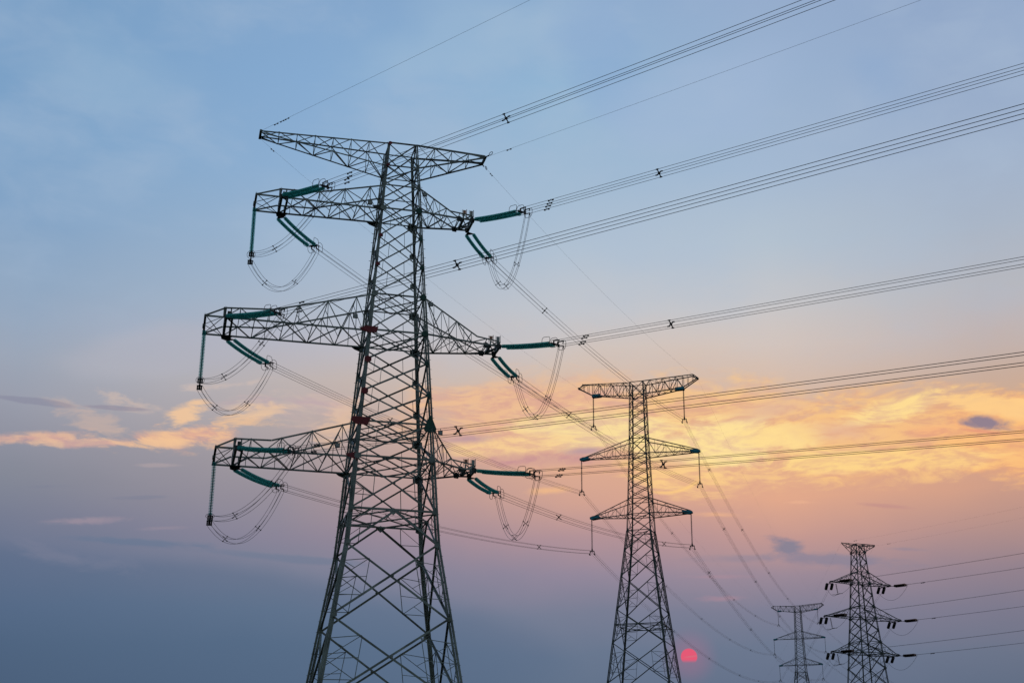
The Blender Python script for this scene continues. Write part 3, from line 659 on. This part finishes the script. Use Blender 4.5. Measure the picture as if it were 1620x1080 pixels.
# ================================================================ insulators, wires, jumpers
def w_of(P, rz, l):
    l = Vector(l); c, s = math.cos(rz), math.sin(rz); return Vector((P[0]+l.x*c-l.y*s, P[1]+l.x*s+l.y*c, P[2]+l.z))
def disc_string(parent, pts, r, pitch, mat, sides=10, name='disc_string'):
    """string of cap-and-pin discs along the polyline pts"""
    segs = [(a, b, (b-a).length) for a, b in zip(pts, pts[1:])]; tot = sum(s[2] for s in segs); n = int(tot/pitch); mb = MB()
    k = pitch/.195
    prof = [(0, .028), (.02*k, .05), (.065*k, .055), (.075*k, r*.75), (.10*k, r), (.112*k, r), (.12*k, .05), (.195*k, .028)]
    mis = [1, 1, 0, 0, 0, 0, 1]
    for i in range(n):
        s = i*pitch; acc = 0
        for a, b, l in segs:
            if acc+l >= s or (a, b, l) == segs[-1]:
                d = (b-a).normalized(); mb.lathe(a+d*(s-acc), d, prof, sides, mis); break
            acc += l
    return mb.build(name, [mat, CAPM if mat is GLASS else mat], parent, smooth=False)
def round_rect(c, a, b, la, lb, r=.2):
    pts = []
    for sx, sy, a0 in ((1, 1, 0), (-1, 1, 90), (-1, -1, 180), (1, -1, 270)):
        for k in range(4):
            th = R(a0+k*30); pts.append(c+a*(sx*(la/2-r)+r*math.cos(th))+b*(sy*(lb/2-r)+r*math.sin(th)))
    return pts
STRG = 'double tension insulator strings of the large near tower'
def tension_set(P, phi, te, ze, sag, label, mat=None, L0=.75, Lend=None, sep=.30, r=.175, pitch=.155, rings=True, group=STRG, sides=10):
    """pair of strings from P along heading phi; returns end point (world)"""
    mat = mat or GLASS; h = Vector((math.sin(phi), math.cos(phi), 0)); sd = Vector((math.cos(phi), -math.sin(phi), 0)); Z = Vector((0, 0, 1))
    root = thing('tension_insulator', label, 'insulator', P, 0, group)
    f = lambda t: h*t+Z*(ze*t/te-4*sag*(t/te)*(1-t/te))
    Lend = Lend or te-1.15
    for s in (-1, 1):
        pts = [f(L0+(Lend-L0)*i/8)+sd*s*sep for i in range(9)]
        disc_string(root, pts, r, pitch, mat, sides)
    m = MB(); a0, a1 = f(.25), f(L0-.05); m.bar(f(0), a0, .07); m.plate([f(.2), a1+sd*(sep+.1), a1-sd*(sep+.1)], Z, .05)
    if sep < .26: pass
    m.build('tower_side_yoke', DARK, root)
    m = MB(); b0, b1 = f(Lend+.05), f(Lend+.5); 
    if rings: m.plate([b0+sd*(sep+.06), b1+sd*.3, b1-sd*.3, b0-sd*(sep+.06)], Z, .04)
    else: m.bar(b0+sd*sep, b1, .035); m.bar(b0-sd*sep, b1, .035)
    if rings: m.bar(b1+sd*.25+Z*.22, b1+sd*.25-Z*.25, .09); m.bar(b1-sd*.25+Z*.22, b1-sd*.25-Z*.25, .09)
    if not rings: m.bar(b1, f(te), .05)
    for u in ((-.25, .25) if rings else ()):
        for s in (-.25, .25):
            e = f(te)+sd*s+Z*u*.9; m.bar(b1+sd*s*.9+Z*u*.8, e, .07); m.bar(e, e-Z*.22-h*.1, .06)
    m.build('line_side_yoke', DARK, root)
    if rings:
        tdir = (f(te)-f(te-1)).normalized(); u = sd.cross(tdir).normalized();  u = u if u.z > 0 else -u
        for s in (-1, 1):
            m = MB(); m.tube(round_rect(f(Lend-.25)+sd*s*(sep+.22)+u*.22, tdir, u, 1.0, .62, .22), .022, 5, True); m.bar(f(Lend+.15)+sd*s*(sep+.22)+u*.0, f(Lend+.15)+sd*s*sep, .03); m.build('corona_ring', DARK, root)
            m = MB(); m.tube(round_rect(f(Lend+.75)+sd*s*(sep+.2)-u*.05, tdir, u, .95, .85, .3), .022, 5, True); m.bar(f(Lend+.4)+sd*s*(sep+.2), f(Lend+.4)+sd*s*.25, .03); m.build('corona_ring', DARK, root)
    return P+f(te)
def spacer(parent, p, tdir, half, sz=.06):
    sd = Vector((tdir.y, -tdir.x, 0)).normalized(); u = sd.cross(tdir).normalized(); m = MB()
    for a, b in ((1, 1), (1, -1)):
        m.bar(p+(sd*a+u*b)*half*1.12, p-(sd*a+u*b)*half*1.12, sz, sz, n=tdir)
    m.bar(p-tdir*.08, p+tdir*.08, sz*2.6, sz*2.6)
    for a in (-1, 1):
        for b in (-1, 1): q = p+(sd*a+u*b)*half; m.bar(q-tdir*.12, q+tdir*.12, sz*1.35, sz*1.35)
    m.build('spacer', DARK, parent)
def bundle(E0, phi, Lw, zf, label, group, half=.25, r=.018, spac=(), dampers=(), nseg=70, quad=True, cat='cable'):
    """conductors from E0 along heading phi; zf(t) is height relative to E0"""
    h = Vector((math.sin(phi), math.cos(phi), 0)); sd = Vector((math.cos(phi), -math.sin(phi), 0)); Z = Vector((0, 0, 1))
    root = thing('conductor_bundle', label, cat, E0, 0, group)
    offs = [(a, b) for a in (-half, half) for b in ((-half, half) if quad else (0,))]
    P = lambda t: h*t+Z*zf(t)
    for a, b in offs:
        m = MB(); m.tube([P(Lw*i/nseg)+sd*a+Z*b for i in range(nseg+1)], r, 5); m.build('conductor', WIRE, root)
    for t in spac:
        if t < Lw: spacer(root, P(t), (P(t+.1)-P(t-.1)).normalized(), half)
    for t in dampers:
        for i, (a, b) in enumerate(offs):
            q = t+(.35*i); c = P(q)+sd*a+Z*(b-.09); d = (P(q+.1)-P(q-.1)).normalized(); m = MB()
            m.bar(c-d*.3, c+d*.3, .03); m.bar(c-d*.34, c-d*.16, .09); m.bar(c+d*.16, c+d*.34, .09); m.bar(c, c+Z*.12, .05); m.build('vibration_damper', DARK, root)
    return root
def single(E0, phi, Lw, zf, label, group, r=.011, nseg=60, dampers=()):
    h = Vector((math.sin(phi), math.cos(phi), 0)); P = lambda t: h*t+Vector((0, 0, zf(t)))
    root = thing('ground_wire', label, 'cable', E0, 0, group); m = MB(); m.tube([P(Lw*i/nseg) for i in range(nseg+1)], r, 5); m.build('wire', WIRE, root)
    for t in dampers:
        c = P(t)-Vector((0, 0, .07)); d = (P(t+.1)-P(t)).normalized(); m = MB(); m.bar(c-d*.3, c+d*.3, .025); m.bar(c-d*.32, c-d*.15, .08); m.bar(c+d*.15, c+d*.32, .08); m.build('vibration_damper', DARK, root)
    return root
def hang(A, B, S, n=22, push=None):
    out = []
    for i in range(n+1):
        t = i/n; p = lerp(A, B, t)-Vector((0, 0, 4*S*t*(1-t)))
        if push is not None: p += push*4*t*(1-t)
        out.append(p)
    return out
def jumper(spans, label, group, half=.2, r=.016, spac=(.25, .7)):
    root = thing('jumper_loop', label, 'cable', spans[0][0], 0, group); o = spans[0][0]
    side = None
    curves = [hang(*sp) for sp in spans]
    for a in (-half, half):
        for b in (-half, half):
            m = MB()
            for c in curves:
                ch = c[-1]-c[0]; sd = Vector((ch.y, -ch.x, 0)).normalized(); pts = []
                for i, p in enumerate(c):
                    d = (c[min(i+1, len(c)-1)]-c[max(i-1, 0)]).normalized(); u = sd.cross(d).normalized(); pts.append(p-o+sd*a+u*b)
                m.tube(pts, r, 5)
            m.build('conductor', WIRE, root)
    for c in curves:
        ch = c[-1]-c[0]; sd = Vector((ch.y, -ch.x, 0)).normalized()
        for t in spac:
            i = int(t*(len(c)-1)); d = (c[i+1]-c[i-1]).normalized(); u = sd.cross(d).normalized(); p = c[i]-o; m = MB()
            for a, b in ((1, 1), (1, -1)): m.bar(p+(sd*a+u*b)*half*1.1, p-(sd*a+u*b)*half*1.1, .035)
            for a in (-1, 1):
                for b in (-1, 1): q = p+(sd*a+u*b)*half; m.bar(q-d*.07, q+d*.07, .07)
            m.build('spacer', DARK, root)
    return root
PHI_IN = R(138.5)
POS = {'TL': 'upper left', 'TR': 'upper right', 'ML': 'middle left', 'MR': 'middle right', 'BL': 'lowest left', 'BR': 'lowest right'}
inc = {'TL': ((-10.9, -1.95, 57.1), 7.72, -1.545, -.1312, (22.8, 78)), 'TR': ((6.78, -1.2, 57.1), 7.66, -1.555, -.1407, (15.7, 70)),
       'ML': ((-14.95, -2.62, 44.95), 9.0, -2.03, -.1336, (22.3, 76)), 'MR': ((9.48, -1.05, 44.95), 8.18, -1.762, -.1404, (12.6, 66)),
       'BL': ((-13.2, -3.2, 33.3), 8.98, -2.028, -.1373, (19.9, 74)), 'BR': ((7.37, -1.03, 33.3), 8.2, -1.80, -.1397, (14.0, 70))}
T2B = {'TL': (-7.57, 0, 68.41), 'TR': (7.5, 0, 68.45), 'ML': (-9.73, 0, 57.5), 'MR': (9.65, 0, 57.55), 'BL': (-8.15, 0, 47.64), 'BR': (8.0, 0, 47.72)}
outg = {'TL': ((-10.9, 1.95, 57.1), 8.3, .05, .95, (40,)), 'TR': ((6.78, 1.15, 57.1), 6.9, -.2, 1.1, (18.5,)), 'ML': ((-14.6, 2.55, 44.95), 8.3, .05, .95, (28, 80)),
        'MR': ((9.4, 1.1, 44.95), 7.0, -.1, 1.1, (18.7,)), 'BL': ((-13.1, 3.22, 33.3), 8.8, .3, 1.1, (24, 76.5)), 'BR': ((7.37, 1.05, 33.3), 8.0, .3, 1.1, (20.6, 75))}
ends = {}
for k, (l, te, ze, s0, sp) in inc.items():
    P = w_of(T1P, T1R, l)
    E = tension_set(P, PHI_IN, te, ze, .10, 'green insulator pair pointing right off the %s arm tip of the biggest tower' % POS[k], Lend=te-1.2)
    zf = lambda t, s0=s0: s0*t+1e-4*t*t if t < 120 else s0*120+1.44+(s0+.024)*(t-120)+5.2e-4*(t-120)**2
    bundle(E, PHI_IN, 300, zf, 'cable bundle from the %s arm of the biggest tower leading out of frame rightward' % POS[k], 'four wire bundles coming to the large near tower',
           spac=sp+(sp[1]+58, sp[1]+118), dampers=(2.2,), nseg=110)
    ends[k] = [E]
for k, (l, te, ze, sag, sp) in outg.items():
    P = w_of(T1P, T1R, l); Q = w_of(T2P, T2R, T2B[k]); d = Q-P; phi = math.atan2(d.x, d.y); L = math.hypot(d.x, d.y)
    E = tension_set(P, phi, te, ze, .22, 'green insulator pair slanting away behind the %s arm tip of the biggest tower' % POS[k], Lend=te-1.1, sep=.36)
    Lw = L-te; dz = Q.z-E.z
    bundle(E, phi, Lw, lambda t, Lw=Lw, dz=dz, sag=sag: dz*t/Lw-4*sag*(t/Lw)*(1-t/Lw), 'cable bundle from the %s arm of the biggest tower to the mid distance tower' % POS[k], 'four wire bundles between the large near tower and the mid distance tower',
           spac=sp, nseg=40)
    ends[k].append(E)
# ground wires of the near tower
for nm, xl, dn, zz in (('left', -13.08, .75, -.12), ('right', 8.03, .7, -.15)):
    P = w_of(T1P, T1R, (xl, -dn, 64.05)); s0 = -.11 if nm == 'left' else -.123
    single(P, PHI_IN, 300, lambda t, s0=s0: s0*t+1e-4*t*t if t < 120 else s0*120+1.44+(s0+.024)*(t-120)+4.5e-4*(t-120)**2, "thin ground wire rising out of the top from the biggest tower's %s peak" % nm, 'thin ground wires', r=.0095, nseg=90, dampers=(2.6, 3.6, 4.4) if nm == 'left' else (3.4,))
    P = w_of(T1P, T1R, (xl, dn, 64.05)); Q = w_of(T2P, T2R, (-10.0 if nm == 'left' else 10.0, 0, 75.35)); d = Q-P; L = math.hypot(d.x, d.y)
    single(P, math.atan2(d.x, d.y), L, lambda t, L=L, dz=d.z: dz*t/L-4*1.2*(t/L)*(1-t/L), "faint ground wire from the biggest tower's %s peak back to the mid distance tower" % nm, 'thin ground wires', r=.0075, dampers=(2.6,))
    # the small tension clamps with arcing rings at the arm end
for nm, xl, dn, ph in (('near', 8.03, -.75, PHI_IN), ('far', 8.03, .75, R(18))):
    P = w_of(T1P, T1R, (xl, dn, 64.05)); h = Vector((math.sin(ph), math.cos(ph), 0)); r_ = thing('arcing_ring', "small ring fitting on the %s side of the biggest tower's top right arm end" % nm, 'cable fitting', P, 0, 'ground wire ring fittings')
    m = MB(); m.tube([h*(.9+.26*math.cos(2*math.pi*i/14))+h.cross(Vector((0, 0, 1)))*.1+Vector((0, 0, .02+.14*math.sin(2*math.pi*i/14))) for i in range(14)], .03, 5, True); m.build('ring', DARK, r_)
    m = MB(); m.bar(Vector((0, 0, 0)), h*.5, .08); m.build('link', DARK, r_)

# jumper strings and loops of the near tower
for k, xj, hl, drop in (('TL', -13.1, 57.1, 5.35), ('ML', -16.6, 44.95, 5.3), ('BL', -14.85, 33.28, 5.4)):
    P = w_of(T1P, T1R, (xj, 0, hl)); root = thing('jumper_insulator', 'vertical green insulator string hanging from the %s outrigger of the biggest tower' % POS[k], 'insulator', P, T1R, 'hanging jumper insulators')
    disc_string(root, [Vector((0, 0, -.45)), Vector((0, 0, -drop+.35))], .19, .135, GLASS, 10)
    m = MB(); m.bar((0, 0, 0), (0, 0, -.45), .08); m.build('hanger', DARK, root)
    zb = -drop; m = MB(); m.bar((0, -.8, zb), (0, .8, zb-.15), .1, .14); m.bar((0, 0, zb+.4), (0, 0, zb), .09)
    for y in (-.75, .75):
        z = zb-.08*(1+y); m.bar((-.24, y, z+.16), (.24, y, z+.16), .08); m.bar((-.24, y, z-.18), (.24, y, z-.18), .08); m.bar((-.17, y, z-.2), (-.17, y, z+.18), .09); m.bar((.17, y, z-.2), (.17, y, z+.18), .09); m.bar((0, y, z-.22), (0, y, z+.28), .14, .12)
    m.build('clamp_bar', DARK, root)
    m = MB(); m.tube([Vector((.36*math.cos(2*math.pi*i/14), .95*math.sin(2*math.pi*i/14), zb+.28)) for i in range(14)], .02, 5, True); m.build('corona_ring', DARK, root)
    A = ends[k][0]-Vector((0, 0, .25)); B = ends[k][1]-Vector((0, 0, .25))
    c1 = w_of(T1P, T1R, (xj, -.8, hl+zb-.02)); c2 = w_of(T1P, T1R, (xj, .8, hl+zb-.1))
    jumper([(A, c1, 1.7), (c2, B, 3.3 if k != 'BL' else 3.0)], 'drooping jumper cables under the %s arm of the biggest tower' % POS[k], 'jumper loops of the large near tower')
for k, S in (('TR', 4.6), ('MR', 4.9), ('BR', 4.5)):
    A = ends[k][0]-Vector((0, 0, .25)); B = ends[k][1]-Vector((0, 0, .25))
    jumper([(A, B, S)], 'U shaped jumper cables hanging below the %s insulators of the biggest tower' % POS[k], 'jumper loops of the large near tower', spac=(.3, .55, .8))

# suspension strings of the second and third towers, wires between them
NAMES = {'TL': 'top left', 'TR': 'top right', 'ML': 'middle left', 'MR': 'middle right', 'BL': 'lowest left', 'BR': 'lowest right'}
ATT = {'TL': (-7.6, 73.75), 'TR': (7.6, 73.75), 'ML': (-9.73, 62.85), 'MR': (9.73, 62.85), 'BL': (-8.12, 52.95), 'BR': (8.12, 52.95)}
for (P0, rz, dh, who) in ((T2P, T2R, 0, 'mid distance'), (T3P, T3R, DH3, 'farthest faint')):
    for k, (x, h) in ATT.items():
        root = thing('suspension_insulator', 'slender insulator hanging from the %s crossarm tip of the %s tower' % (NAMES[k], who), 'insulator', w_of(P0, rz, (x, 0, h+dh)), rz, 'hanging insulators of the %s tower' % who)
        disc_string(root, [Vector((0, 0, -.25)), Vector((0, 0, -4.75))], .14, .155, GREYIN if dh == 0 else GREYIN3, 7)
        m = MB(); m.bar((0, 0, 0), (0, 0, -.3), .1); m.build('hanger', DARK, root)
        m = MB(); z = -4.75; m.bar((0, 0, z), (0, 0, z-.55), .16)
        m.bar((0, 0, z-.2), (-.3, 0, z-.5), .08); m.bar((0, 0, z-.2), (.3, 0, z-.5), .08)
        for sx in (-1, 1): m.bar((sx*.27, 0, z-.35), (sx*.4, 0, z-.95), .1); m.bar((sx*.3, -.2, z-.45), (sx*.3, .2, z-.45), .12); m.bar((sx*.4, -.3, z-.95), (sx*.4, .3, z-.95), .14)
        m.build('suspension_clamp', DARK, root)
SP23 = {'TL': (80, 140, 191, 250), 'TR': (29.8, 81, 139, 195, 250), 'ML': (83, 137, 195, 251), 'MR': (30.3, 82.7, 139, 195, 250), 'BL': (30, 81.7, 136.7, 201.5, 255), 'BR': (20, 84, 140, 200, 255)}
for k in ATT:
    P = w_of(T2P, T2R, T2B[k]); l = T2B[k]; Q = w_of(T3P, T3R, (l[0], 0, l[2]+DH3)); d = Q-P; L = math.hypot(d.x, d.y)
    bundle(P, math.atan2(d.x, d.y), L, lambda t, L=L, dz=d.z: dz*t/L-4*6.9*(t/L)*(1-t/L), 'sagging cable bundle from the %s insulator of the mid distance tower toward the farthest' % NAMES[k], 'four wire bundles between the mid distance and farthest towers', spac=SP23[k], nseg=50, half=.19, r=.0135)
    bundle(Q, R(30), 320, lambda t: -.16*t+3.4e-4*t*t, 'very faint cable bundle going on past the %s insulator of the farthest tower' % NAMES[k], 'four wire bundles leaving the farthest tower', spac=(60, 120, 180), nseg=30, half=.19, r=.012)
for sx, nm in ((-1, 'left'), (1, 'right')):
    P = w_of(T2P, T2R, (sx*10, 0, 75.35)); Q = w_of(T3P, T3R, (sx*10, 0, 75.35+DH3)); d = Q-P; L = math.hypot(d.x, d.y)
    single(P, math.atan2(d.x, d.y), L, lambda t, L=L, dz=d.z: dz*t/L-4*5.2*(t/L)*(1-t/L), 'hair thin ground wire from the %s peak of the mid distance tower onward' % nm, 'thin ground wires', r=.005)

# ---- small tension tower: strings, jumpers, wires
PH4 = R(133); PO4 = R(4)
G4 = 'black insulator pairs of the small dark tower'
for nm, x, hl in (('top', 6.5, 51.6), ('middle', 8.25, 44.95), ('lowest', 7.25, 38.3)):
    for sx, sn in ((-1, 'left'), (1, 'right')):
        P = w_of(T4P, T4R, (sx*x, -.45, hl)); E = tension_set(P, PH4, 3.7 if sx > 0 else 4.6, -.05 if sx > 0 else -.12, .05, 'black insulator pair pointing right on the %s %s crossarm of the small dark tower' % (nm, sn), PORC, L0=.9 if sx > 0 else 1.7, Lend=3.3 if sx > 0 else 4.1, sep=.27, r=.26, pitch=.14, rings=False, group=G4, sides=8)
        bundle(E, PH4, 150, lambda t: .008*t+3.2e-4*t*t, 'thin power line running right from the %s %s arm of the small dark tower' % (nm, sn), 'power lines of the small dark tower', half=.15, r=.016, spac=(), dampers=(3.0,), quad=False)
        P2 = w_of(T4P, T4R, (sx*x if sx < 0 else x-1.3, .45, hl)); E2 = tension_set(P2, PO4, 2.9, -1.0, .02, 'short black insulator pair behind the %s %s crossarm of the small dark tower' % (nm, sn), PORC, L0=.5, Lend=2.4, sep=.5, r=.3, pitch=.14, rings=False, group=G4, sides=8)
        bundle(E2, PO4, 260, lambda t: -.10*t+2e-4*t*t, 'faint power line descending behind the %s %s arm of the small dark tower' % (nm, sn), 'power lines of the small dark tower', half=.15, r=.014, quad=False, nseg=30)
        A, B = E-Vector((0, 0, .1)), E2-Vector((0, 0, .1))
        root = None
        if sx < 0:
            Pj = w_of(T4P, T4R, (-x+1.0, 0, hl)); root = thing('jumper_insulator', 'slanting black jumper insulator under the %s left arm of the small dark tower' % nm, 'insulator', Pj, T4R, 'hanging jumper insulators')
            disc_string(root, [Vector((0, 0, -.2)), Vector((.3, 0, -2.1))], .17, .14, PORC, 8)
            m = MB(); m.bar((.3, -.7, -2.2), (.3, .7, -2.2), .1, .1); m.bar((.3, 0, -2.05), (.3, 0, -2.25), .1); m.bar((.05, -.7, -2.2), (.9, -.7, -2.15), .07); m.bar((-.5, .65, -2.25), (.5, .65, -2.2), .07); m.build('crossbar', DARK, root)
            c1, c2 = w_of(T4P, T4R, (-x+1.3, -.7, hl-2.25)), w_of(T4P, T4R, (-x+1.3, .7, hl-2.25)); spans = [(A, c1, .5), (c2, B, .5)]
        else: spans = [(A, B, 1.9)]
        jr = thing('jumper_loop', 'thin slack jumper wire at the %s %s arm of the small dark tower' % (nm, sn), 'cable', spans[0][0], 0, 'jumper loops of the small dark tower')
        m = MB(); o = spans[0][0]
        for sp in spans: m.tube([p-o for p in hang(sp[0], sp[1], sp[2], 18)], .024, 5)
        m.build('conductor', WIRE, jr)
for sx, x, nm in ((-1, -3.6, 'left'), (1, 3.95, 'right')):
    P = w_of(T4P, T4R, (x, -.1, 59.45)); single(P, PH4, 150, lambda t: .02*t+5e-4*t*t, 'faint ground wire toward the right edge from the %s horn of the small dark tower' % nm, 'thin ground wires', r=.005, dampers=(3.0,))
    P = w_of(T4P, T4R, (x, .1, 59.45)); single(P, PO4, 260, lambda t: -.08*t+1.5e-4*t*t, 'very faint ground wire going away from the %s horn of the small dark tower' % nm, 'thin ground wires', r=.005)
# ---------------------------------------------------------------- evening haze
hz = MB(); hz.bar((0, 400, -1), (0, 400, 130), 2400, 2400, n=(1, 0, 0))
hm = bpy.data.materials.new('haze_air'); hm.use_nodes = True; ht = hm.node_tree; ht.nodes.clear()
hv = ht.nodes.new('ShaderNodeVolumePrincipled'); ho = ht.nodes.new('ShaderNodeOutputMaterial'); ht.links.new(hv.outputs[0], ho.inputs['Volume'])
hv.inputs['Color'].default_value = (0.85, 0.9, 1.0, 1); hv.inputs['Density'].default_value = 0.0007; hv.inputs['Anisotropy'].default_value = 0.0
hzo = hz.build('haze', hm); hzo['kind'] = 'stuff'
